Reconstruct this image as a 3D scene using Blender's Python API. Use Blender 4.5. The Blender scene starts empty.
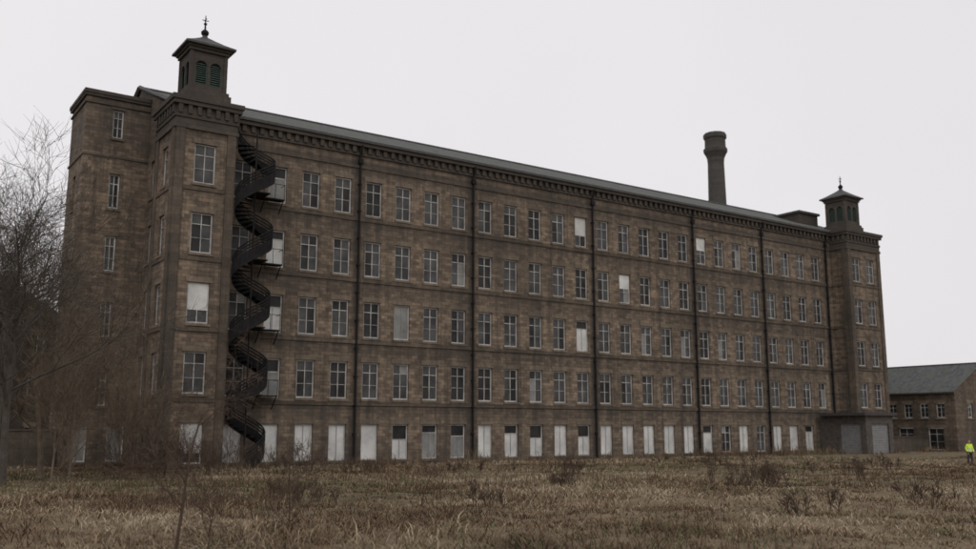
import bpy, math, random
import numpy as np
from mathutils import Vector, Matrix
S=bpy.context.scene
S.view_settings.view_transform='Standard'; S.view_settings.look='None'; S.view_settings.exposure=0
rnd=random.Random(7)

# ------------------------------------------------------------ helpers
class MB:
    def __init__(s): s.v=[]; s.f=[]
    def quad(s,a,b,c,d):
        n=len(s.v); s.v+= [tuple(a),tuple(b),tuple(c),tuple(d)]; s.f.append((n,n+1,n+2,n+3))
    def poly(s,pts):
        n=len(s.v); s.v+=[tuple(p) for p in pts]; s.f.append(tuple(range(n,n+len(pts))))
    def box(s,u0,u1,v0,v1,z0,z1,M=None):
        if M is None: M=lambda a,b,c:(a,b,c)
        n=len(s.v)
        for z in (z0,z1):
            for (a,b) in ((u0,v0),(u1,v0),(u1,v1),(u0,v1)): s.v.append(tuple(M(a,b,z)))
        for f in ((0,3,2,1),(4,5,6,7),(0,1,5,4),(1,2,6,5),(2,3,7,6),(3,0,4,7)): s.f.append(tuple(n+i for i in f))
    def tube(s,pts,rads,sides=5,cap=False):
        n=len(s.v); k=len(pts)
        for i,p in enumerate(pts):
            p=Vector(p)
            d=(Vector(pts[min(i+1,k-1)])-Vector(pts[max(i-1,0)]))
            if d.length<1e-9: d=Vector((0,0,1))
            d.normalize()
            a=d.cross(Vector((0,0,1))) if abs(d.z)<.9 else d.cross(Vector((1,0,0)))
            a.normalize(); b=d.cross(a)
            for j in range(sides):
                t=2*math.pi*j/sides
                q=p+(a*math.cos(t)+b*math.sin(t))*rads[i]
                s.v.append((q.x,q.y,q.z))
        for i in range(k-1):
            for j in range(sides):
                j2=(j+1)%sides
                s.f.append((n+i*sides+j,n+i*sides+j2,n+(i+1)*sides+j2,n+(i+1)*sides+j))
        if cap:
            s.f.append(tuple(n+j for j in range(sides))[::-1]); s.f.append(tuple(n+(k-1)*sides+j for j in range(sides)))
    def lathe(s,cx,cy,prof,sides,rot=0):
        n=len(s.v)
        for (r,z) in prof:
            for j in range(sides):
                t=2*math.pi*j/sides+rot
                s.v.append((cx+r*math.cos(t),cy+r*math.sin(t),z))
        for i in range(len(prof)-1):
            for j in range(sides):
                j2=(j+1)%sides
                s.f.append((n+i*sides+j,n+i*sides+j2,n+(i+1)*sides+j2,n+(i+1)*sides+j))
        s.f.append(tuple(n+j for j in range(sides))[::-1]); s.f.append(tuple(n+(len(prof)-1)*sides+j for j in range(sides)))
    def obj(s,name,mat,parent=None,smooth=False):
        me=bpy.data.meshes.new(name); me.from_pydata(s.v,[],s.f); me.update()
        o=bpy.data.objects.new(name,me); S.collection.objects.link(o)
        if mat: me.materials.append(mat)
        if smooth: me.polygons.foreach_set('use_smooth',[True]*len(me.polygons))
        if parent: o.parent=parent
        return o
def empty(name,loc=(0,0,0)):
    e=bpy.data.objects.new(name,None); S.collection.objects.link(e); e.location=loc; e.empty_display_size=.5; return e

def newmat(name):
    m=bpy.data.materials.new(name); m.use_nodes=True
    nt=m.node_tree; b=nt.nodes['Principled BSDF']; return m,nt,b
def N(nt,t,**k):
    n=nt.nodes.new(t)
    for a,v in k.items(): setattr(n,a,v)
    return n
def mth(nt,op,a,b=None,clamp=False):
    n=N(nt,'ShaderNodeMath',operation=op); n.use_clamp=clamp
    for i,x in enumerate((a,b)):
        if x is None: continue
        if isinstance(x,(int,float)): n.inputs[i].default_value=x
        else: nt.links.new(x,n.inputs[i])
    return n.outputs[0]
def mixc(nt,fac,a,b,mode='MIX'):
    n=N(nt,'ShaderNodeMixRGB',blend_type=mode)
    for i,x in enumerate((fac,a,b)):
        if isinstance(x,(int,float)): n.inputs[i].default_value=x
        elif isinstance(x,tuple): n.inputs[i].default_value=(*x,1) if len(x)==3 else x
        else: nt.links.new(x,n.inputs[i])
    return n.outputs[0]
def noise(nt,vec,scale,detail=4,rough=.6):
    n=N(nt,'ShaderNodeTexNoise'); n.inputs['Scale'].default_value=scale; n.inputs['Detail'].default_value=detail
    n.inputs['Roughness'].default_value=rough
    if vec is not None: nt.links.new(vec,n.inputs['Vector'])
    return n.outputs['Fac']
def ramp(nt,fac,p0,p1,c0=(0,0,0),c1=(1,1,1)):
    n=N(nt,'ShaderNodeValToRGB'); e=n.color_ramp.elements
    e[0].position=p0; e[1].position=p1; e[0].color=(*c0,1); e[1].color=(*c1,1)
    nt.links.new(fac,n.inputs[0]); return n.outputs[0]

def stone_mat(name,c1,c2,mortar,bw=.52,rh=.235,pipes=(),dirt=.6,sills=False):
    m,nt,b=newmat(name)
    tc=N(nt,'ShaderNodeTexCoord'); sep=N(nt,'ShaderNodeSeparateXYZ'); nt.links.new(tc.outputs['Object'],sep.inputs[0])
    u=mth(nt,'ADD',sep.outputs[0],sep.outputs[1])
    cb=N(nt,'ShaderNodeCombineXYZ'); nt.links.new(u,cb.inputs[0]); nt.links.new(sep.outputs[2],cb.inputs[1])
    br=N(nt,'ShaderNodeTexBrick'); nt.links.new(cb.outputs[0],br.inputs['Vector'])
    br.inputs['Scale'].default_value=1; br.inputs['Brick Width'].default_value=bw; br.inputs['Row Height'].default_value=rh
    br.inputs['Mortar Size'].default_value=.010; br.inputs['Mortar Smooth'].default_value=.4; br.inputs['Bias'].default_value=-.1
    br.inputs['Color1'].default_value=(*c1,1); br.inputs['Color2'].default_value=(*c2,1); br.inputs['Mortar'].default_value=(*mortar,1)
    n1=noise(nt,tc.outputs['Object'],.14,6,.65)
    col=mixc(nt,ramp(nt,n1,.38,.62),mixc(nt,1,br.outputs['Color'],(.70,.71,.72),'MULTIPLY'),br.outputs['Color'])
    n2=noise(nt,tc.outputs['Object'],3.2,5,.75)
    col=mixc(nt,1,col,ramp(nt,n2,.3,.72,(.68,.67,.66),(1.3,1.27,1.22)),'MULTIPLY')
    mp=N(nt,'ShaderNodeMapping'); mp.inputs['Scale'].default_value=(1.25,.05,1); nt.links.new(cb.outputs[0],mp.inputs[0])
    n3=noise(nt,mp.outputs[0],1.0,6,.74)
    col=mixc(nt,mth(nt,'MULTIPLY',ramp(nt,n3,.44,.64),dirt),col,(.058,.051,.045))
    mp3=N(nt,'ShaderNodeMapping'); mp3.inputs['Scale'].default_value=(.03,1/rh*.5,1); nt.links.new(cb.outputs[0],mp3.inputs[0])
    n4=noise(nt,mp3.outputs[0],1.0,3,.7)
    col=mixc(nt,1,col,ramp(nt,n4,.35,.65,(.86,.86,.86),(1.12,1.12,1.11)),'MULTIPLY')
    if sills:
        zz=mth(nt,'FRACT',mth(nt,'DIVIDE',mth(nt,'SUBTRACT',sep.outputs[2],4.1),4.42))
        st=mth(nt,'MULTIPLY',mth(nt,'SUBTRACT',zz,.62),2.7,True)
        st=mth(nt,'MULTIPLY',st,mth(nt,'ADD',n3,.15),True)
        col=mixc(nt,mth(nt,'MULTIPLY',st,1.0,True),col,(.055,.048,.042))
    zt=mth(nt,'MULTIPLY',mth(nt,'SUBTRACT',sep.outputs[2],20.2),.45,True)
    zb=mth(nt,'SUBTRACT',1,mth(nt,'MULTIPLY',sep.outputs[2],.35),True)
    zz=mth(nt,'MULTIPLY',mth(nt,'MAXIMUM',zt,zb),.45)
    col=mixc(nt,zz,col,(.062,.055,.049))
    if pipes:
        acc=None
        for p in pipes:
            a=mth(nt,'ABSOLUTE',mth(nt,'SUBTRACT',sep.outputs[0],p))
            a=mth(nt,'SUBTRACT',1,mth(nt,'MULTIPLY',a,1.6),True)
            acc=a if acc is None else mth(nt,'MAXIMUM',acc,a)
        st=mth(nt,'MULTIPLY',acc,mth(nt,'ADD',n2,.45),True)
        col=mixc(nt,mth(nt,'MULTIPLY',st,.85),col,(.04,.036,.033))
    nt.links.new(col,b.inputs['Base Color']); b.inputs['Roughness'].default_value=.92
    b.inputs['Specular IOR Level'].default_value=.2
    bp=N(nt,'ShaderNodeBump'); bp.inputs['Strength'].default_value=.5; bp.inputs['Distance'].default_value=.03
    hgt=mth(nt,'SUBTRACT',n2,br.outputs['Fac']); nt.links.new(hgt,bp.inputs['Height']); nt.links.new(bp.outputs[0],b.inputs['Normal'])
    return m
def simple(name,c,rough=.8,metal=0,var=.25,scale=3,spec=.3):
    m,nt,b=newmat(name)
    tc=N(nt,'ShaderNodeTexCoord'); n=noise(nt,tc.outputs['Object'],scale,4,.65)
    lo=tuple(x*(1-var) for x in c); hi=tuple(x*(1+var) for x in c)
    nt.links.new(ramp(nt,n,.3,.7,lo,hi),b.inputs['Base Color'])
    b.inputs['Roughness'].default_value=rough; b.inputs['Metallic'].default_value=metal; b.inputs['Specular IOR Level'].default_value=spec
    return m
def slate_mat(name,c):
    m,nt,b=newmat(name)
    tc=N(nt,'ShaderNodeTexCoord')
    br=N(nt,'ShaderNodeTexBrick'); nt.links.new(tc.outputs['Object'],br.inputs['Vector'])
    br.inputs['Scale'].default_value=1; br.inputs['Brick Width'].default_value=.4; br.inputs['Row Height'].default_value=.28
    br.inputs['Mortar Size'].default_value=.012
    br.inputs['Color1'].default_value=(*[x*1.25 for x in c],1); br.inputs['Color2'].default_value=(*[x*.75 for x in c],1); br.inputs['Mortar'].default_value=(.02,.02,.02,1)
    n=noise(nt,tc.outputs['Object'],.6,5,.7)
    col=mixc(nt,ramp(nt,n,.45,.7),br.outputs['Color'],(.10,.105,.082))
    nt.links.new(col,b.inputs['Base Color']); b.inputs['Roughness'].default_value=.85; b.inputs['Specular IOR Level'].default_value=.2
    return m
def glass_mat(name,c,rough,spec=.4):
    m,nt,b=newmat(name)
    tc=N(nt,'ShaderNodeTexCoord'); n=noise(nt,tc.outputs['Object'],.9,3,.6)
    nt.links.new(ramp(nt,n,.35,.65,tuple(x*.5 for x in c),tuple(x*1.5 for x in c)),b.inputs['Base Color'])
    b.inputs['Roughness'].default_value=rough; b.inputs['Specular IOR Level'].default_value=spec
    bp=N(nt,'ShaderNodeBump'); bp.inputs['Strength'].default_value=.15; bp.inputs['Distance'].default_value=.05
    nt.links.new(noise(nt,tc.outputs['Object'],1.3,2),bp.inputs['Height']); nt.links.new(bp.outputs[0],b.inputs['Normal'])
    return m

PIPES=[26.4+2.5*i for i in (1.5,5.5,10.5,15.5,19.5)]+[85.6]
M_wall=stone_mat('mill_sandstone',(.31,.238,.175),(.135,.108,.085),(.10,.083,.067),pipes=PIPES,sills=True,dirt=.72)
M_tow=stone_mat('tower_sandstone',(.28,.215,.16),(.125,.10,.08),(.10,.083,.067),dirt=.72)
M_trim=stone_mat('dressed_stone_trim',(.155,.125,.098),(.11,.091,.074),(.07,.06,.05),bw=1.1,rh=.6,dirt=.8)
M_lint=stone_mat('lintel_stone',(.235,.19,.145),(.175,.142,.112),(.10,.085,.07),bw=3,rh=3,dirt=.5)
M_corn=stone_mat('cornice_stone',(.118,.099,.082),(.085,.072,.061),(.055,.048,.043),bw=1.2,rh=.4)
M_slate=slate_mat('roof_slate',(.095,.10,.095))
M_frame=simple('window_frame_paint',(.43,.42,.40),.75,var=.4,scale=1.1)
M_glass=glass_mat('window_glass',(.05,.05,.048),.3,.36)
M_glassd=glass_mat('dark_window_glass',(.025,.024,.023),.45,.25)
M_board=simple('window_board',(.55,.55,.53),.85,var=.28,scale=.6)
M_board2=simple('grey_board',(.22,.22,.21),.85,var=.3,scale=.9)
M_iron=simple('black_iron',(.020,.019,.019),.8,var=.3,spec=.1)
M_green=simple('louvre_paint',(.06,.085,.073),.8,var=.3)
M_lead=simple('lead_roof',(.065,.063,.062),.7,var=.3)

def front(Y): return lambda u,v,z:(u,Y-v,z)
def west(X): return lambda u,v,z:(X-v,u,z)

def wall(mb,M,u0,u1,z0,z1,ops,rev=.3):
    us=sorted(set([u0,u1]+[a for o in ops for a in (o[0],o[1])])); zs=sorted(set([z0,z1]+[a for o in ops for a in (o[2],o[3])]))
    for i in range(len(us)-1):
        for j in range(len(zs)-1):
            cu=(us[i]+us[i+1])/2; cz=(zs[j]+zs[j+1])/2
            if any(o[0]<cu<o[1] and o[2]<cz<o[3] for o in ops): continue
            mb.quad(M(us[i],0,zs[j]),M(us[i+1],0,zs[j]),M(us[i+1],0,zs[j+1]),M(us[i],0,zs[j+1]))
    for a,b,c,d in ops:
        mb.quad(M(a,0,c),M(a,0,d),M(a,-rev,d),M(a,-rev,c)); mb.quad(M(b,0,c),M(b,-rev,c),M(b,-rev,d),M(b,0,d))
        mb.quad(M(a,0,c),M(a,-rev,c),M(b,-rev,c),M(b,0,c)); mb.quad(M(a,0,d),M(b,0,d),M(b,-rev,d),M(a,-rev,d))

class Win:
    def __init__(s): s.fr=MB(); s.gl=MB(); s.gd=MB(); s.bd=MB(); s.b2=MB(); s.li=MB()
    def add(s,M,a,b,c,d,kind='glass',lint=True):
        f=.09; fr=s.fr
        fr.box(a+.01,a+f,-.24,-.13,c,d,M); fr.box(b-f,b-.01,-.24,-.13,c,d,M)
        fr.box(a+f,b-f,-.24,-.13,d-f*1.1,d-.01,M); fr.box(a+f,b-f,-.24,-.12,c+.01,c+f*1.2,M)
        tz=c+(d-c)*.72
        m=(a+b)/2
        G=s.gl if kind not in ('dark','open') else s.gd
        z0=c+f*1.2; z1=d-f*1.1
        if kind in('board','boardlow','board2','greylow'):
            top= z1 if kind not in('boardlow','greylow') else tz+rnd.uniform(-.6,.1)
            B=s.b2 if kind in('board2','greylow') else s.bd
            t1=rnd.uniform(-.01,.01)
            B.quad(M(a+f,-.17+t1,z0),M(b-f,-.17,z0),M(b-f,-.17,top),M(a+f,-.17+t1,top))
            if top<z1: s.gd.quad(M(a+f,-.2,top),M(b-f,-.2,top),M(b-f,-.2,z1),M(a+f,-.2,z1)); fr.box(a+f,b-f,-.21,-.14,top,top+.06,M)
            if rnd.random()<.6: s.b2.box(m-.02,m+.02,-.159,-.14,z0,top,M)
        else:
            w=.05
            for (p,q) in ((a+f,m-w/2),(m+w/2,b-f)):
                for (r0,r1) in ((z0,tz-w/2),(tz+w/2,z1)):
                    t1=rnd.uniform(-.01,.01); t2=rnd.uniform(-.01,.01)
                    g=G
                    e=rnd.random()
                    if e<.18: g=s.gd
                    elif e<.20: g=s.b2
                    g.quad(M(p,-.19+t1,r0),M(q,-.19+t2,r0),M(q,-.19-t1,r1),M(p,-.19-t2,r1))
            fr.box(m-w/2,m+w/2,-.225,-.15,z0,z1,M)
            fr.box(a+f,m-w/2,-.225,-.14,tz-w/2,tz+w/2,M); fr.box(m+w/2,b-f,-.225,-.14,tz-w/2,tz+w/2,M)
            # thin glazing bar across the lower sashes
            zb=(z0+tz)/2
            fr.box(a+f,m-w/2,-.215,-.155,zb-.014,zb+.014,M); fr.box(m+w/2,b-f,-.215,-.155,zb-.014,zb+.014,M)
            if kind=='blind':
                h=rnd.uniform(.3,.8)*(z1-z0)
                s.bd.quad(M(a+f,-.135,z1-h),M(b-f,-.135,z1-h),M(b-f,-.135,z1),M(a+f,-.135,z1))
        s.fr.box(a+.005,b-.005,-.3,-.235,c+.005,d-.005,M)
        if lint:
            s.li.box(a-.14,b+.14,-.02,.035,d+.003,d+.34,M)
            s.li.box(a-.10,b+.10,-.28,.10,c-.16,c-.004,M)
    def out(s,parent):
        for mb,n,m in ((s.fr,'window_frames',M_frame),(s.gl,'window_panes',M_glass),(s.gd,'dark_panes',M_glassd),(s.bd,'window_boards',M_board),(s.b2,'grey_window_boards',M_board2),(s.li,'lintels_and_sills',M_lint)):
            if mb.v: mb.obj(n,m,parent)

# ------------------------------------------------------------ THE MILL
mill=empty('stone_textile_mill')
YF,YB,XL,XR=59.6,75.6,16.4,92.3
ROWS=[(.25,2.75),(4.5,7.1),(8.85,11.45),(13.3,15.9),(17.8,20.4)]
win=Win(); wl=MB(); tw=MB(); trim=MB(); corn=MB()
F=front(YF)
ops=[]
for i in range(-2,24):
    cx=26.4+2.5*i
    for r,(a,b) in enumerate(ROWS):
        o=(cx-.66,cx+.66,a,b); ops.append(o)
        k='glass'; q=rnd.random()
        if r==0:
            k='board' if q<.36 else 'boardlow' if q<.74 else 'glass' if q<.84 else 'greylow' if q<.93 else 'dark'
            if i in (0,1,2): k='board'
        else:
            if q<.015: k='board2'
            elif q<.24: k='dark'
        if i==-1: k='boardlow' if r in (2,3) else ('greylow' if r in(1,4) else 'board')
        if (i,r) in ((10,4),(16,4),(12,3)): k='blind'
        if (i,r) in ((10,2),): k='boardlow'
        win.add(F,*o,kind=k)
wall(wl,F,20.05,86.65,-.6,23.0,ops)
for z in (4.2,8.55,13.0,17.5): trim.box(20.15,86.5,-.02,.075,z-.16,z+.10,F)
trim.box(20.15,86.5,-.02,.08,21.3,21.53,F)
trim.box(20.15,86.5,-.02,.10,-.5,.02,F)
corn.box(20.15,86.5,-.02,.14,22.25,22.42,F)
x=20.5
while x<86.3:
    h=rnd.uniform(-.03,.03)
    corn.box(x,x+.28,-.02,.24+h,22.423,22.90,F); x+=.64
corn.box(20.15,86.5,-.02,.36,22.903,23.17,F)
gut=MB(); gut.box(20.15,86.5,-.02,.5,23.173,23.36,F)
Wm=west(XL); wo=[]
for a,b in ROWS: 
    o=(62.7,63.6,a,b); wo.append(o); win.add(Wm,*o,kind='glass' if rnd.random()<.7 else 'dark')
wall(wl,Wm,YF,YB,-.6,23.0,wo)
wl.poly([(XL,YF,23.0),(XL,YB,23.0),(XL,YB,23.35),(XL,(YF+YB)/2,26.8),(XL,YF,23.35)])
wall(wl,lambda u,v,z:(XR,u,z),YF,YB,-.6,23.0,[])
wl.poly([(XR,YF,23.0),(XR,YB,23.0),(XR,YB,23.35),(XR,(YF+YB)/2,26.8),(XR,YF,23.35)])
wall(wl,lambda u,v,z:(u,YB,z),XL,XR,-.6,23.0,[])
rf=MB(); ym=(YF+YB)/2
rf.poly([(XL-.15,YF-.48,23.365),(XR+.15,YF-.48,23.365),(XR+.15,ym,26.95),(XL-.15,ym,26.95)])
rf.poly([(XL-.15,ym,26.95),(XR+.15,ym,26.95),(XR+.15,YB+.6,23.36),(XL-.15,YB+.6,23.36)])
rf.obj('slate_roof',M_slate,mill)
rd=MB(); rd.tube([(XL-.2,ym,26.97),(XR+.2,ym,26.97)],[.12,.12],6,True)
for X in (XL-.16,):
    for s in (-1,1):
        rd.tube([(X,ym+s*8.6,23.38),(X,ym,27.0)],[.16,.16],4,True)
rd.obj('ridge_and_copings',M_lead,mill)
rh=MB(); rh.box(85.3,88.6,62.3,66.3,23.0,25.9); rh.obj('rooftop_housing',M_corn,mill)
rh=MB(); rh.box(85.1,88.8,62.1,66.5,25.903,26.15); rh.obj('rooftop_housing_roof',M_lead,mill)

def pavilion(x0,x1,y0,y1,cols,sidecol):
    Fr=front(y0); We=west(x0); o=[]
    for cx in cols:
        for r,(a,b) in enumerate(ROWS):
            q=(cx-.70,cx+.70,a+.05,b+.05); o.append(q)
            k='glass' if rnd.random()<.75 else 'dark'
            if r==0 : k='blind' if len(cols)==1 else 'dark'
            if r==2: k='blind' if len(cols)==1 else k
            win.add(Fr,*q,kind=k)
    wall(tw,Fr,x0,x1,-.6,23.0,o)
    so=[]
    if sidecol:
        for a,b in ROWS:
            q=(sidecol-.5,sidecol+.5,a,b); so.append(q); win.add(We,*q,kind='glass')
    wall(tw,We,y0,y1,-.6,23.0,so)
    wall(tw,lambda u,v,z:(x1,u,z),y0,y1,-.6,23.0,[])
    wall(tw,lambda u,v,z:(u,y1,z),x0,x1,22.0,23.0,[])
    for (a,b) in ((x0+.004,x0+.58),(x1-.58,x1-.004)): trim.box(a,b,-.02,.11,-.55,21.3,Fr)
    for (a,b) in ((y0+.004,y0+.6),(y1-.6,y1-.004)): trim.box(a,b,-.02,.10,-.55,21.3,We)
    def ring(mb,p,z0,z1): mb.box(x0-p,x1+p,y0-p,y1+p,z0,z1)
    for z in (4.2,8.55,13.0,17.5):
        trim.box(x0+.59,x1-.59,-.02,.07,z-.15,z+.10,Fr); trim.box(y0+.61,y1-.61,-.02,.07,z-.15,z+.10,We)
    ring(corn,.14,21.303,21.55); ring(corn,.07,21.553,22.0); ring(corn,.14,22.003,22.25)
    x=x0+.05
    while x<x1-.2:
        corn.box(x,x+.26,.0,.22,22.253,22.83,Fr); x+=.6
    y=y0+.05
    while y<y1-.2:
        corn.box(y,y+.26,.0,.22,22.253,22.83,We); corn.box(y,y+.26,.0,.22,22.253,22.83,lambda u,v,z:(x1+v,u,z)); y+=.6
    ring(corn,.28,22.833,23.1); ring(corn,.38,23.103,23.40)
def belfry(cx,cy,nm):
    st=MB(); gr=MB(); le=MB(); ir=MB()
    le.box(cx-2.0,cx+2.0,cy-1.9,cy+1.9,23.42,23.6)
    st.box(cx-1.5,cx+1.5,cy-1.5,cy+1.5,23.55,24.15); st.box(cx-1.38,cx+1.38,cy-1.38,cy+1.38,24.153,24.4)
    h=1.25
    for sx in (-1,1):
        for sy in (-1,1):
            st.box(cx+sx*h-(.24 if sx>0 else 0), cx+sx*h+(0 if sx>0 else .24), cy+sy*h-(.24 if sy>0 else 0), cy+sy*h+(0 if sy>0 else .24),24.403,27.0)
    core=MB(); core.box(cx-.9,cx+.9,cy-.9,cy+.9,24.403,26.99); core.obj(nm+'_core',M_iron,mill)
    for k in range(4):
        ang=k*math.pi/2; c,s=math.cos(ang),math.sin(ang)
        def M(u,v,z,c=c,s=s): 
            px,py=u,-v
            return (cx+px*c-py*s, cy+px*s+py*c, z)
        e=1.2
        st.box(-1.01,1.01,e-.3,e-.001,24.405,24.75,M); 
        st.box(-.09,.09,e-.3,e-.004,24.75,26.35,M)
        st.box(-1.01,-.86,e-.3,e-.004,24.75,26.99,M); st.box(.86,1.01,e-.3,e-.004,24.75,26.99,M)
        for (a,b) in ((-.86,-.09),(.09,.86)):
            m=(a+b)/2; r=(b-a)/2; zc=26.0
            prev=(a,zc)
            for t in range(1,9):
                th=math.pi-math.pi*t/8; q=(m+r*math.cos(th),zc+r*math.sin(th))
                st.quad(M(prev[0],e-.006,prev[1]),M(q[0],e-.006,q[1]),M(q[0],e-.006,26.99),M(prev[0],e-.006,26.99)); 
                st.quad(M(prev[0],e-.006,prev[1]),M(q[0],e-.006,q[1]),M(q[0],e-.25,q[1]),M(prev[0],e-.25,prev[1]))
                prev=q
            z=24.8
            while z<26.3:
                gr.quad(M(a,e-.08,z),M(b,e-.08,z),M(b,e-.2,z+.13),M(a,e-.2,z+.13)); z+=.15
            gr.box(a,a+.05,e-.12,e-.05,24.75,26.1,M); gr.box(b-.05,b,e-.12,e-.05,24.75,26.1,M)
        st.box(-.086,.086,e-.3,e-.008,26.35,26.99,M)
    st.box(cx-1.34,cx+1.34,cy-1.34,cy+1.34,27.003,27.2)
    st.box(cx-1.44,cx+1.44,cy-1.44,cy+1.44,27.203,27.36)
    le.box(cx-1.66,cx+1.66,cy-1.66,cy+1.66,27.363,27.50)
    q=math.sqrt(2)
    le.lathe(cx,cy,[(1.64*q,27.503),(1.1*q,27.82),(.55*q,28.2),(.16*q,28.5),(.13*q,28.65)],4,math.pi/4)
    ir.lathe(cx,cy,[(.1,28.6),(.24,28.75),(.27,28.88),(.18,29.02),(.07,29.1),(.05,29.4),(.11,29.46),(.11,29.54),(.04,29.6),(.03,30.1)],10)
    ir.box(cx-.22,cx+.22,cy-.02,cy+.02,29.73,29.77)
    ir.box(cx-.02,cx+.02,cy-.22,cy+.22,29.78,29.82)
    st.obj(nm+'_stonework',M_corn,mill); gr.obj(nm+'_louvres',M_green,mill); le.obj(nm+'_cap',M_lead,mill); ir.obj(nm+'_finial',M_iron,mill)
pavilion(16.2,20.1,57.6,61.75,[18.15],59.7)
pavilion(86.6,92.5,57.6,61.75,[88.2,90.7],None)
belfry(18.35,59.7,'near_belfry'); belfry(89.4,59.7,'far_belfry')

tx0,tx1,ty0,ty1=12.2,16.6,64.7,69.4
Fr=front(ty0); o=[]
for (a,b) in ((22.0,24.0),(17.1,19.5),(12.8,15.2),(8.4,10.7),(3.9,6.2)):
    q=(13.95,14.65,a,b); o.append(q); win.add(Fr,*q,kind='glass')
for cx in (13.1,15.4):
    q=(cx-.55,cx+.55,.3,2.7); o.append(q); win.add(Fr,*q,kind='board2')
wall(tw,Fr,tx0,tx1,-.6,24.9,o)
Wt=west(tx0); o=[]
for (a,b) in ((17.1,19.5),(8.4,10.7)):
    q=(66.7,67.4,a,b); o.append(q); win.add(Wt,*q)
wall(tw,Wt,ty0,ty1,-.6,24.9,o)
wall(tw,lambda u,v,z:(tx1,u,z),ty0,ty1,20,24.9,[]); wall(tw,lambda u,v,z:(u,ty1,z),tx0,tx1,-.6,24.9,[])
for p,a,b in ((.07,20.6,20.75),(.1,24.25,24.4)):
    trim.box(tx0-p,tx1+p,ty0-p,ty0-.001,a,b); trim.box(tx0-p,tx0-.001,ty0,ty1+p,a,b)
corn.box(tx0-.14,tx1+.14,ty0-.14,ty1+.14,24.72,24.9); corn.box(tx0-.2,tx1+.2,ty0-.2,ty1+.2,24.903,25.15)
wl.obj('walls',M_wall,mill); tw.obj('tower_walls',M_tow,mill); trim.obj('string_courses_and_pilasters',M_trim,mill)
corn.obj('cornices',M_corn,mill); gut.obj('gutter',M_lead,mill); win.out(mill)
dp=MB()
for p in PIPES:
    dp.tube([(p,YF-.15,0),(p,YF-.15,22.2),(p,YF-.45,22.95)],[.08]*3,8)
    dp.box(p-.17,p+.17,YF-.3,YF-.1,21.6,21.95)
    for z in range(2,22,2): dp.box(p-.12,p+.12,YF-.25,YF-.0,z,z+.1)
dp.tube([(16.28,62.1,0),(16.25,62.1,22.2)],[.08]*2,8)
dp.obj('downpipes',M_iron,mill)

# ------------------------------------------------------------ winding iron fire escape
fe=MB(); cx,cy,R=21.35,57.1,1.22
fe.tube([(cx,cy,-.2),(cx,cy,21.6)],[.06,.06],8)
pitch=4.4; n=20; zt=21.0
base=math.radians(-35)
def ang(z): return base+(z-18.6)/pitch*2*math.pi
steps=int((zt-.1)/pitch*n)
outer=[];
for k in range(steps+1):
    z=.1+k*pitch/n; a0=ang(z); a1=ang(z+pitch/n*1.15)
    p=[(cx+.06*math.cos(a0),cy+.06*math.sin(a0)),(cx+R*math.cos(a0),cy+R*math.sin(a0)),(cx+R*math.cos(a1),cy+R*math.sin(a1)),(cx+.06*math.cos(a1),cy+.06*math.sin(a1))]
    fe.poly([(x,y,z) for x,y in p]); fe.poly([(x,y,z-.04) for x,y in p][::-1])
    x,y=p[1]
    for q in (0,.25,.5,.75):
        am=a0+(a1-a0)*q/1.15; x2,y2=cx+R*math.cos(am),cy+R*math.sin(am); zz=z+q*pitch/n
        fe.tube([(x2,y2,zz-.1),(x2,y2,zz+1.0)],[.022,.022],4)
    outer.append((x,y,z))
for i in range(len(outer)-1):
    a=outer[i]; b=outer[i+1]
    for off in (0,.02):
        s=1+off/R
        A=(cx+(a[0]-cx)*s,cy+(a[1]-cy)*s); B=(cx+(b[0]-cx)*s,cy+(b[1]-cy)*s)
        fe.quad((*A,a[2]-.35),(*B,b[2]-.35),(*B,b[2]+.45),(*A,a[2]+.45))
for h in (.6,.8,1.02): fe.tube([(x,y,z+h) for x,y,z in outer],[.045]*len(outer),5)
for (a,b) in ROWS[1:]:
    z=a+.1
    fe.box(cx+.2,cx+1.25,57.6,59.5,z-.08,z)
    fe.box(cx+1.253,24.1,58.75,59.5,z-.08,z)
    for hh in (1.0,): fe.tube([(22.5,58.75,z+hh),(24.1,58.75,z+hh),(24.1,59.5,z+hh)],[.022]*3,5)
    for xx in (22.6,23.4,24.07): fe.tube([(xx,58.75,z),(xx,58.75,z+1.0)],[.02]*2,4)
    fe.tube([(24.0,58.8,z-.08),(24.0,59.55,z-.9)],[.04]*2,5); fe.tube([(22.7,58.8,z-.08),(22.7,59.55,z-.9)],[.04]*2,5)
fe.obj('fire_escape_staircase',M_iron)

# ------------------------------------------------------------ chimney
ch=MB(); cx,cy=105.2,90.9
ch.lathe(cx,cy,[(2.0,0),(1.9,3),(1.2,41.6),(1.28,42.4),(1.5,42.9),(1.75,43.3),(1.78,43.8),(1.55,44.0),(1.52,45.2),(1.72,45.5),(1.72,46.0),(1.6,46.2)],12,math.pi/12)
ch.obj('mill_chimney',stone_mat('chimney_brick',(.15,.14,.133),(.108,.102,.098),(.08,.08,.08),bw=.5,rh=.25,dirt=.3))

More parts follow.
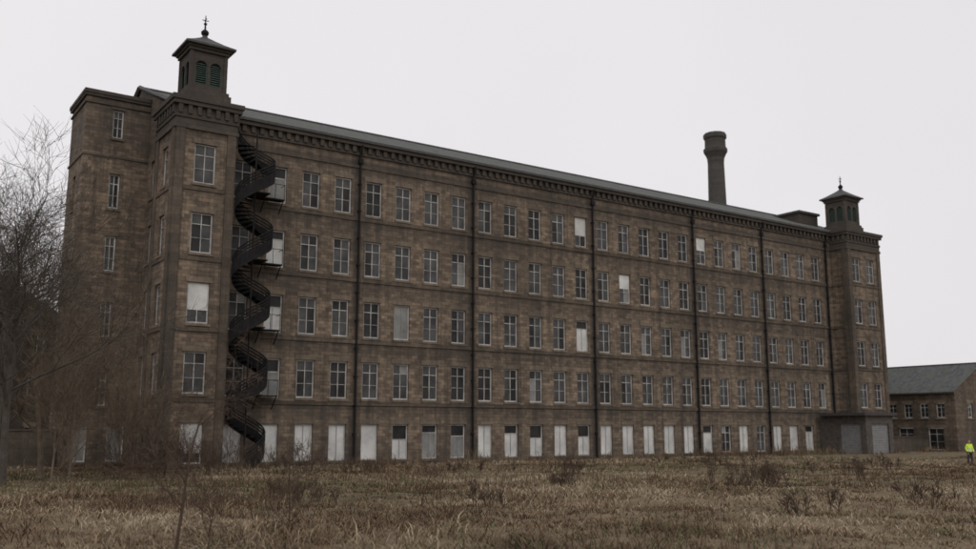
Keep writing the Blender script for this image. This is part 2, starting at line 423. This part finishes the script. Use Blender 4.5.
# ------------------------------------------------------------ flat-roofed shed
sh=empty('flat_roofed_shed'); a=MB()
x0,x1,y0,y1=83.0,87.6,54.3,59.55
wall(a,west(x0),y0,57.5,-.5,3.7,[(54.9,57.2,-.4,2.9)]); wall(a,west(x0),57.5,y1,-.5,3.7,[])
wall(a,front(y0),x0,x1,-.5,3.7,[(84.0,86.9,-.4,2.9)]); wall(a,lambda u,v,z:(x1,u,z),y0,57.55,-.5,3.7,[])
a.obj('walls',simple('dark_render',(.09,.078,.068),.9,var=.4),sh)
a=MB(); a.box(x0-.7,x1+.2,y0-.4,57.55,3.703,3.98); a.box(x0-.7,86.55,57.553,59.05,3.703,3.98); a.obj('flat_roof',simple('felt_roof',(.06,.056,.053),.9),sh)
a=MB()
for k in range(14):
    z=-.4+k*.24
    a.box(54.9,57.2,-.22,-.17,z,z+.225,west(x0)); a.box(84.0,86.9,-.22,-.17,z,z+.225,front(y0))
a.obj('shutter_doors',simple('galvanised_shutter',(.21,.21,.208),.7,var=.2),sh)

# ------------------------------------------------------------ outbuilding to the right
ob=empty('stone_outbuilding'); a=MB(); w2=Win()
x0,x1,y0,y1=100,112,54.5,80; Wo=west(x0); ops=[]
for yy in (56.2,58.1,60.0,61.9,64.5,67):
    q=(yy-.5,yy+.5,3.6,5.2); ops.append(q); w2.add(Wo,*q,kind=rnd.choice(['glass','dark','dark']))
for yy,k in ((56.9,'dark'),(60.4,'dark'),(64,'dark')):
    q=(yy-.9,yy+.9,.1,2.5); ops.append(q); w2.add(Wo,*q,kind=k)
wall(a,Wo,y0,y1,-.5,6.5,ops)
Fo=front(y0); ops=[]
for xx in (103,106,109):
    q=(xx-.55,xx+.55,3.6,5.2); ops.append(q); w2.add(Fo,*q,kind='dark')
wall(a,Fo,x0,x1,-.5,6.5,ops); a.poly([(x0,y0,6.5),(x1,y0,6.5),(106,y0,9.6)])
a.obj('walls',stone_mat('outbuilding_stone',(.19,.148,.112),(.125,.10,.08),(.07,.062,.055)),ob)
a=MB(); a.quad((x0-.35,y0-.2,6.38),(106,y0-.2,9.75),(106,y1,9.75),(x0-.35,y1,6.38)); a.quad((106,y0-.2,9.75),(x1+.35,y0-.2,6.38),(x1+.35,y1,6.38),(106,y1,9.75))
a.obj('slate_roof',slate_mat('outbuilding_slate',(.10,.105,.108)),ob)
a=MB(); a.box(x0-.45,x0-.3,y0-.2,y1,6.25,6.40); a.tube([(106,y0-.2,9.78),(106,y1,9.78)],[.1,.1],6)
a.obj('gutter_and_ridge',M_lead,ob)
w2.out(ob)
bw=MB(); bw.box(92.6,99.9,57.7,58.1,-.5,1.5); bw.box(92.6,99.9,57.62,58.18,1.503,1.62); bw.obj('stone_boundary_wall',M_trim)

# ------------------------------------------------------------ house at far left
hs=empty('slate_roofed_house'); a=MB(); w3=Win()
x0,x1,y0,y1=-1,15.5,82,98; ops=[]; xm=(x0+x1)/2
for xx in (1.5,5.5,9.5,13.1):
    for z in (1,5,8.4):
        q=(xx-.5,xx+.5,z,z+1.6); ops.append(q); w3.add(front(y0),*q,kind='dark')
wall(a,front(y0),x0,x1,-.5,11,ops); a.poly([(x0,y0,11),(x1,y0,11),(xm,y0,16.2)])
wall(a,west(x0),y0,y1,-.5,11,[]); wall(a,lambda u,v,z:(x1,u,z),y0,y1,-.5,11,[])
a.obj('walls',stone_mat('house_stone',(.08,.066,.056),(.052,.045,.039),(.04,.038,.036)),hs)
a=MB(); a.quad((x0-.4,y0-.3,10.8),(xm,y0-.3,16.35),(xm,y1,16.35),(x0-.4,y1,10.8)); a.quad((xm,y0-.3,16.35),(x1+.4,y0-.3,10.8),(x1+.4,y1,10.8),(xm,y1,16.35))
a.obj('slate_roof',slate_mat('house_slate',(.06,.062,.065)),hs); w3.out(hs)
yw=MB(); yw.box(6,12.1,66.0,66.4,-.5,2.3); yw.box(6,12.1,65.93,66.47,2.303,2.42); yw.obj('stone_yard_wall',M_trim)

# ------------------------------------------------------------ ground
def gz(x,y):
    x=np.asarray(x,float); y=np.asarray(y,float)
    d=.573*x+.82*y
    t=np.clip((d-6)/46,0,1); s=1-(t*t*(3-2*t))
    b=.10*np.sin(x*.31+1.3)*np.cos(y*.27)+.06*np.sin(x*.83+y*.55)+.035*np.sin(x*1.9-y*1.3+2)+.02*np.sin(x*3.7+y*4.1)
    m=np.clip((56-y)/10,0,1)*np.clip((90-np.abs(x))/20,0,1)
    return .8*s+b*m
def axis(lo,hi,step,far):
    a=list(np.arange(lo,hi+.01,step)); g=step; p=hi; q=lo
    while p<far: g*=1.35; p+=g; q-=g; a=[q]+a+[p]
    return np.array(a)
ax=axis(-30,100,.5,1500); ay=axis(-5,62,.5,1500)
X,Y=np.meshgrid(ax,ay); Z=gz(X,Y)
nv=X.size; V=np.stack([X,Y,Z],-1).reshape(-1,3)
ny,nx=X.shape
idx=np.arange(nv).reshape(ny,nx)
Fq=np.stack([idx[:-1,:-1],idx[:-1,1:],idx[1:,1:],idx[1:,:-1]],-1).reshape(-1,4)
me=bpy.data.meshes.new('ground'); me.from_pydata(V.tolist(),[],Fq.tolist()); me.update()
gr=bpy.data.objects.new('ground',me); S.collection.objects.link(gr)
me.polygons.foreach_set('use_smooth',[True]*len(me.polygons))
m,nt,b=newmat('rough_field'); tc=N(nt,'ShaderNodeTexCoord')
n1=noise(nt,tc.outputs['Object'],.12,6,.7); n2=noise(nt,tc.outputs['Object'],2.2,6,.75); n3=noise(nt,tc.outputs['Object'],.5,5,.7)
c=ramp(nt,n2,.3,.7,(.12,.088,.057),(.25,.195,.13)); c=mixc(nt,mth(nt,'MULTIPLY',ramp(nt,n1,.46,.6),.4),c,(.11,.11,.06))
c=mixc(nt,mth(nt,'MULTIPLY',ramp(nt,n3,.5,.66),.6),c,(.075,.052,.037))
nt.links.new(c,b.inputs['Base Color']); b.inputs['Roughness'].default_value=1; b.inputs['Specular IOR Level'].default_value=.1
bp=N(nt,'ShaderNodeBump'); bp.inputs['Distance'].default_value=.12; nt.links.new(n2,bp.inputs['Height']); nt.links.new(bp.outputs[0],b.inputs['Normal'])
me.materials.append(m)

def W(d,r): return (.573*d+.82*r,.82*d-.573*r)
# ------------------------------------------------------------ grass (one mesh)
rng=np.random.default_rng(3)
def vnoise(x,y,seed,s):
    r=np.random.default_rng(seed); G=r.random((64,64)); u=x/s; v=y/s
    i=np.floor(u).astype(int); j=np.floor(v).astype(int); fu=u-i; fv=v-j; fu=fu*fu*(3-2*fu); fv=fv*fv*(3-2*fv)
    g=lambda a,b:G[a%64,b%64]
    return (g(i,j)*(1-fu)+g(i+1,j)*fu)*(1-fv)+(g(i,j+1)*(1-fu)+g(i+1,j+1)*fu)*fv
def blades(nt_,bl,dmin,dmax,hscale,colset,name,power,mask=None,wid=1.0,upright=False):
    u=rng.random(nt_); e=2-power
    d=(dmin**e+u*(dmax**e-dmin**e))**(1/e)
    r=(rng.random(nt_)*2-1)*(d*.62+3)
    x=.573*d+.82*r; y=.82*d-.573*r
    ok=~((y>57.2)&(x>15.9)&(x<20.5))&~((y>59.2)&(x>15.9)&(x<87))&~((y>57.2)&(x>82)&(x<93))&~((y>64)&(x>11))&~((x>82.5)&(x<88)&(y>54))&~((x>99.5)&(y>54))
    clump=vnoise(x,y,1,.9)*.45+vnoise(x,y,2,3.5)*.55
    if mask is not None: ok&=mask(x,y,d,r)
    x,y,d,clump=x[ok],y[ok],d[ok],clump[ok]
    th=np.repeat(clump,bl); d=np.repeat(d,bl)
    n=len(d); spread=.07+.002*d
    bx=np.repeat(x,bl)+rng.normal(0,1,n)*spread; by=np.repeat(y,bl)+rng.normal(0,1,n)*spread
    bz=gz(bx,by)-.02
    h=hscale*(.2+1.4*th**2)*(.4+1.0*rng.random(n)); 
    a=rng.random(n)*6.283; w=(.003+.00036*d)*wid*(.7+.6*rng.random(n))
    la=rng.random(n)*6.283; lean=h*((.1+.35*rng.random(n)) if upright else (.3+1.6*rng.random(n)**1.3))
    px,py=np.cos(a)*w,np.sin(a)*w; lx,ly=np.cos(la)*lean,np.sin(la)*lean
    v=np.empty((n,5,3))
    v[:,0]=np.stack([bx-px,by-py,bz],-1); v[:,1]=np.stack([bx+px,by+py,bz],-1)
    v[:,2]=np.stack([bx+px*.8+lx*.35,by+py*.8+ly*.35,bz+h*.6],-1); v[:,3]=np.stack([bx-px*.8+lx*.35,by-py*.8+ly*.35,bz+h*.6],-1)
    v[:,4]=np.stack([bx+lx,by+ly,bz+h*.85],-1)
    me=bpy.data.meshes.new(name); me.vertices.add(n*5); me.vertices.foreach_set('co',v.reshape(-1))
    o5=np.arange(n)[:,None]*5; L=np.concatenate([o5+0,o5+1,o5+2,o5+3,o5+3,o5+2,o5+4],1).reshape(-1)
    me.loops.add(n*7); me.loops.foreach_set('vertex_index',L.astype(np.int32))
    me.polygons.add(n*2); st=(np.arange(n)[:,None]*7+np.array([0,4])).reshape(-1)
    me.polygons.foreach_set('loop_start',st.astype(np.int32))
    me.update(); me.validate()
    p1=np.repeat(vnoise(x,y,5,5)*.55+vnoise(x,y,15,1.4)*.45,bl); p2=np.repeat(vnoise(x,y,6,9)*.6+vnoise(x,y,16,2.2)*.4,bl)
    q=rng.random(n)*.8+.07+ (p1-.5)*2.0
    cs=np.array(colset); k=np.clip((q*len(cs)).astype(int),0,len(cs)-1); col=cs[k]
    green=(p2+rng.normal(0,.08,n))>.6
    if not upright: col=np.where(green[:,None]&(rng.random(n)[:,None]<.55),np.array([.125,.128,.063])[None],col)
    col=col*(.75+.5*rng.random(n))[:,None]
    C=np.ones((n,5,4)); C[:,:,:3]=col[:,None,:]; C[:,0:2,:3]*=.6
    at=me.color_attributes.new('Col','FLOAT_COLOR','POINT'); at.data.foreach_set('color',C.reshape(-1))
    ob=bpy.data.objects.new(name,me); S.collection.objects.link(ob); me.materials.append(M_grass); return ob
M_grass,nt,b=newmat('dry_grass_blades')
at=N(nt,'ShaderNodeAttribute',attribute_name='Col'); nt.links.new(at.outputs['Color'],b.inputs['Base Color']); b.inputs['Roughness'].default_value=.9; b.inputs['Specular IOR Level'].default_value=.15
COL=[(.115,.075,.048),(.165,.115,.073),(.225,.165,.105),(.29,.22,.145),(.35,.28,.19),(.42,.345,.245)]
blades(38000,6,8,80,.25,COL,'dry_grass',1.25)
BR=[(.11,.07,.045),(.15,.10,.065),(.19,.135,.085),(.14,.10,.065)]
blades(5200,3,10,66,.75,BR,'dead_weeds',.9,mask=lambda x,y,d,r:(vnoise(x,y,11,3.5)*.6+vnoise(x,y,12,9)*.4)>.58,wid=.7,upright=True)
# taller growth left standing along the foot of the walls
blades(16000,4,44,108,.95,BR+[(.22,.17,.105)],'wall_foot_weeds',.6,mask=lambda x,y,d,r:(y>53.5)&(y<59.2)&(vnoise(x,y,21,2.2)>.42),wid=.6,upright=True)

# ------------------------------------------------------------ bare trees
def perp(v,r):
    a=Vector((r.gauss(0,1),r.gauss(0,1),r.gauss(0,1))); a-=v*a.dot(v); return a.normalized()
def grow(mb,p,d,L,rad,lv,maxlv,r,P):
    seg=5 if lv==0 else 4 if lv<maxlv-1 else 3
    pts=[p.copy()]; rs=[rad]; end=rad*(.35 if lv else .45)
    dirs=[d.copy()]
    for i in range(seg):
        d=(d+perp(d,r)*P['wig']*(.6 if lv==0 else 1)+Vector((0,0,P['up']))*(1 if lv else .3)).normalized()
        p=p+d*(L/seg); pts.append(p.copy()); dirs.append(d.copy()); rs.append(rad+(end-rad)*(i+1)/seg)
    mb.tube(pts,rs,6 if lv<1 else 4 if lv<3 else 3)
    if lv<maxlv:
        n=P['n'][lv]
        for k in range(n):
            t=r.uniform(P['start'] if lv==0 else .2,1.0); f=t*seg; i=min(int(f),seg-1); q=pts[i].lerp(pts[i+1],f-i)
            rr=rs[i]+(rs[i+1]-rs[i])*(f-i)
            a=math.radians(r.uniform(*P['ang'])); dd=(dirs[i+1]*math.cos(a)+perp(dirs[i+1],r)*math.sin(a)).normalized()
            grow(mb,q,dd,L*r.uniform(*P['len'])*(1.15-.45*t if lv==0 else 1),max(rr*r.uniform(.45,.65),P['min']),lv+1,maxlv,r,P)
M_bark=simple('bark',(.09,.078,.066),.95,var=.3,spec=.1); M_twig=simple('brown_twigs',(.15,.118,.088),.95,var=.3,spec=.1); M_red=simple('reddish_stems',(.085,.06,.046),.95,spec=.1)
def tree(name,d,r_,h,seed,mat,P=None,lv=4,rad=.2):
    r=random.Random(seed); x,y=W(d,r_); mb=MB()
    Q=dict(wig=.16,up=.05,n=[11,8,7,5],start=.2,ang=(25,60),len=(.45,.7),min=.0085)
    if P: Q.update(P)
    grow(mb,Vector((x,y,float(gz(x,y))-.1)),Vector((r.uniform(-.05,.05),r.uniform(-.05,.05),1)).normalized(),h*.72,rad,0,lv,r,Q)
    return mb.obj(name,mat,None)
tree('bare_tree',38,-19.4,12.2,1,M_bark,rad=.17)
tree('bare_tree',43,-22.6,13.6,2,M_bark,rad=.2)
tree('bare_tree',46,-21.6,12,3,M_twig,rad=.14)
tree('bare_tree',48,-24.5,13,14,M_twig,rad=.15)
TH=dict(start=.05,ang=(15,50),n=[10,7,5,5],min=.007,up=.09)
tree('bare_shrub',44,-19.4,7.2,5,M_twig,TH,rad=.06)
tree('bare_shrub',46,-17.8,6.4,6,M_twig,TH,rad=.06)
tree('bare_shrub',48,-17.2,4.6,7,M_twig,TH,rad=.05)
tree('bare_shrub',40,-18.4,5.2,9,M_twig,TH,rad=.05)
tree('bare_shrub',52,-23,8.5,12,M_twig,TH,rad=.08)
SP=dict(start=.12,ang=(30,70),n=[10,6,4,3],min=.0038,up=.03,len=(.4,.65))
tree('bare_sapling',13.2,-4.3,3.0,20,M_red,SP,rad=.026)
tree('bare_sapling',12.6,-3.7,1.6,23,M_red,SP,rad=.014,lv=3)
tree('bare_sapling',15.5,-3.2,1.7,21,M_red,SP,rad=.015,lv=3)
tree('bare_sapling',24,-1.7,1.6,22,M_red,SP,rad=.018,lv=3)
def scrub(d,r_,w,h,seed,k=9):
    r=random.Random(seed); mb=MB()
    for i in range(k):
        dd=d+r.gauss(0,.35)*w*.6; rr=r_+r.gauss(0,.35)*w; x,y=W(dd,rr)
        Q=dict(wig=.2,up=.05,n=[6,4,3],start=.0,ang=(10,45),len=(.5,.8),min=.0045+.00006*d)
        grow(mb,Vector((x,y,float(gz(x,y))-.03)),Vector((r.uniform(-.4,.4),r.uniform(-.4,.4),1)).normalized(),h*r.uniform(.5,1)*.7,.012,0,3,r,Q)
    mb.obj('scrub_bush',M_red)
scrub(47,4.3,2.2,1.1,31,12); scrub(40,11.6,3.2,1.2,32,14); scrub(34,9.3,2.4,.9,33); scrub(50,-6,3,.9,34); scrub(27,-5.4,2.0,.8,35)
scrub(26,12.2,1.6,.8,36); scrub(44,17,3,1.1,37); scrub(48,-14,3.5,2.2,38,16); scrub(55,22,3,1.1,39); scrub(47,-17.3,3.5,2.4,40,16); scrub(30,2.6,1.4,.8,41); scrub(22,-.2,1.2,.6,42,6); scrub(20,6.6,1.4,.6,43,6)
scrub(52,-10.5,3.5,1.8,44,14); scrub(55,-2,4,1.0,45,12); scrub(62,14,4,1.0,46,12); scrub(53,-17.5,3,2.5,47,14)

# ------------------------------------------------------------ person in hi-vis
def skin(name,vs,es,rs,mat,parent,root=0):
    me=bpy.data.meshes.new(name); me.from_pydata(vs,es,[]); o=bpy.data.objects.new(name,me); S.collection.objects.link(o); o.parent=parent
    me.materials.append(mat); o.modifiers.new('skin','SKIN')
    for i,r in enumerate(rs):
        me.skin_vertices[0].data[i].radius=(r,r) if not isinstance(r,tuple) else r
        me.skin_vertices[0].data[i].use_root=(i==root)
    s=o.modifiers.new('sub','SUBSURF'); s.levels=2; s.render_levels=2; return o
def person(x,y,rotz):
    p=empty('person_in_hi_vis_jacket',(x,y,float(gz(x,y)))); p.rotation_euler=(0,0,rotz)
    hv=simple('hi_vis_fabric',(.62,.85,.06),.7,var=.08); tr=simple('dark_trousers',(.03,.032,.04),.9); sk=simple('skin_tone',(.45,.27,.2),.6,var=.05); hr=simple('dark_hair',(.03,.02,.015),.8); rf_=simple('reflective_tape',(.7,.7,.7),.4,var=.05)
    skin('trousers',[(0,0,.95),(.09,0,.88),(.11,-.02,.5),(.12,.03,.1),(-.09,0,.88),(-.12,.02,.5),(-.13,.06,.1)],[(0,1),(1,2),(2,3),(0,4),(4,5),(5,6)],[(.15,.11),.095,.068,.055,.095,.068,.055],tr,p)
    skin('boots',[(.12,.05,.05),(.125,-.16,.04)],[(0,1)],[.055,.045],tr,p); skin('boot_right',[(-.13,.08,.05),(-.15,-.13,.04)],[(0,1)],[.055,.045],tr,p)
    skin('jacket',[(0,0,.84),(0,0,1.15),(0,0,1.36),(0,0,1.47),(.17,0,1.42),(.25,.02,1.15),(.24,-.1,.92),(-.17,0,1.42),(-.26,.02,1.16),(-.22,-.13,.95)],[(0,1),(1,2),(2,3),(2,4),(4,5),(5,6),(2,7),(7,8),(8,9)],[(.18,.135),(.175,.125),(.185,.125),.07,.075,.058,.048,.075,.058,.048],hv,p)
    skin('neck_and_head',[(0,0,1.45),(0,-.01,1.56),(0,-.02,1.64),(0,-.01,1.72)],[(0,1),(1,2),(2,3)],[.055,.06,(.08,.095),(.07,.08)],sk,p)
    skin('hair',[(0,.03,1.66),(0,.01,1.75)],[(0,1)],[.085,.075],hr,p)
    f=MB(); f.box(-.012,.012,-.135,-.105,1.61,1.66); f.box(-.095,-.075,-.03,.01,1.6,1.66); f.box(.075,.095,-.03,.01,1.6,1.66); f.obj('nose_and_ears',sk,p)
    for s,wx,wy,wz in ((1,.24,-.12,.88),(-1,-.22,-.15,.91)):
        vs=[(wx,wy,wz),(wx,wy-.02,wz-.07)]; es=[(0,1)]; rs=[.026,.03]
        for k in range(4):
            b0=len(vs); ox=(k-1.5)*.018; L=[.06,.07,.065,.05][k]
            vs+=[(wx+.004*s,wy-.02+ox,wz-.1),(wx,wy-.025+ox,wz-.1-L*.5),(wx-.012*s,wy-.03+ox,wz-.1-L)]; es+=[(1,b0),(b0,b0+1),(b0+1,b0+2)]; rs+=[.01,.009,.007]
        b0=len(vs); vs+=[(wx-.02*s,wy-.055,wz-.06),(wx-.02*s,wy-.07,wz-.1)]; es+=[(0,b0),(b0,b0+1)]; rs+=[.011,.009]
        skin('hand',vs,es,rs,sk,p)
    t=MB()
    for z,a,b_ in ((1.0,.195,.15),(1.18,.19,.145)):
        n=20; i0=len(t.v)
        for k in range(n):
            th=2*math.pi*k/n
            for dz in (0,.05): t.v.append((a*math.cos(th),b_*math.sin(th),z+dz))
        for k in range(n):
            q=(k+1)%n; t.f.append((i0+2*k,i0+2*q,i0+2*q+1,i0+2*k+1))
    t.obj('reflective_bands',rf_,p)
person(*W(66,33.6),math.radians(-30))

# ------------------------------------------------------------ light
w=bpy.data.worlds.new('World'); S.world=w; w.use_nodes=True; nt=w.node_tree
bg=nt.nodes['Background']; sky=N(nt,'ShaderNodeTexSky',sky_type='NISHITA'); sky.sun_disc=False
sky.sun_elevation=math.radians(42); sky.sun_rotation=math.radians(205); sky.air_density=1; sky.dust_density=6
tcw=N(nt,'ShaderNodeTexCoord'); cl=noise(nt,tcw.outputs['Generated'],1.6,4,.5)
cloud=ramp(nt,cl,.3,.7,(.80,.778,.797),(.87,.848,.862))
cs=mixc(nt,1,cloud,(10,10,10),'MULTIPLY')
col=mixc(nt,.95,sky.outputs[0],cs); nt.links.new(col,bg.inputs[0]); bg.inputs[1].default_value=.1
sl=bpy.data.lights.new('sun','SUN'); sl.energy=.55; sl.angle=math.radians(35); sl.color=(1,.98,.95)
so=bpy.data.objects.new('sun',sl); S.collection.objects.link(so)
sd=Vector((math.sin(math.radians(205))*math.cos(math.radians(42)),math.cos(math.radians(205))*math.cos(math.radians(42)),math.sin(math.radians(42))))
so.rotation_euler=sd.to_track_quat('Z','Y').to_euler()

cd=bpy.data.cameras.new('camera'); co=bpy.data.objects.new('camera',cd); S.collection.objects.link(co)
cd.sensor_width=36; cd.lens=34.3; cd.clip_end=5000; cd.clip_start=.1
cd.dof.use_dof=True; cd.dof.focus_distance=25; cd.dof.aperture_fstop=.9
co.location=(0,0,2.45); co.rotation_euler=(math.radians(99.4),0,math.radians(-34.95)); S.camera=co
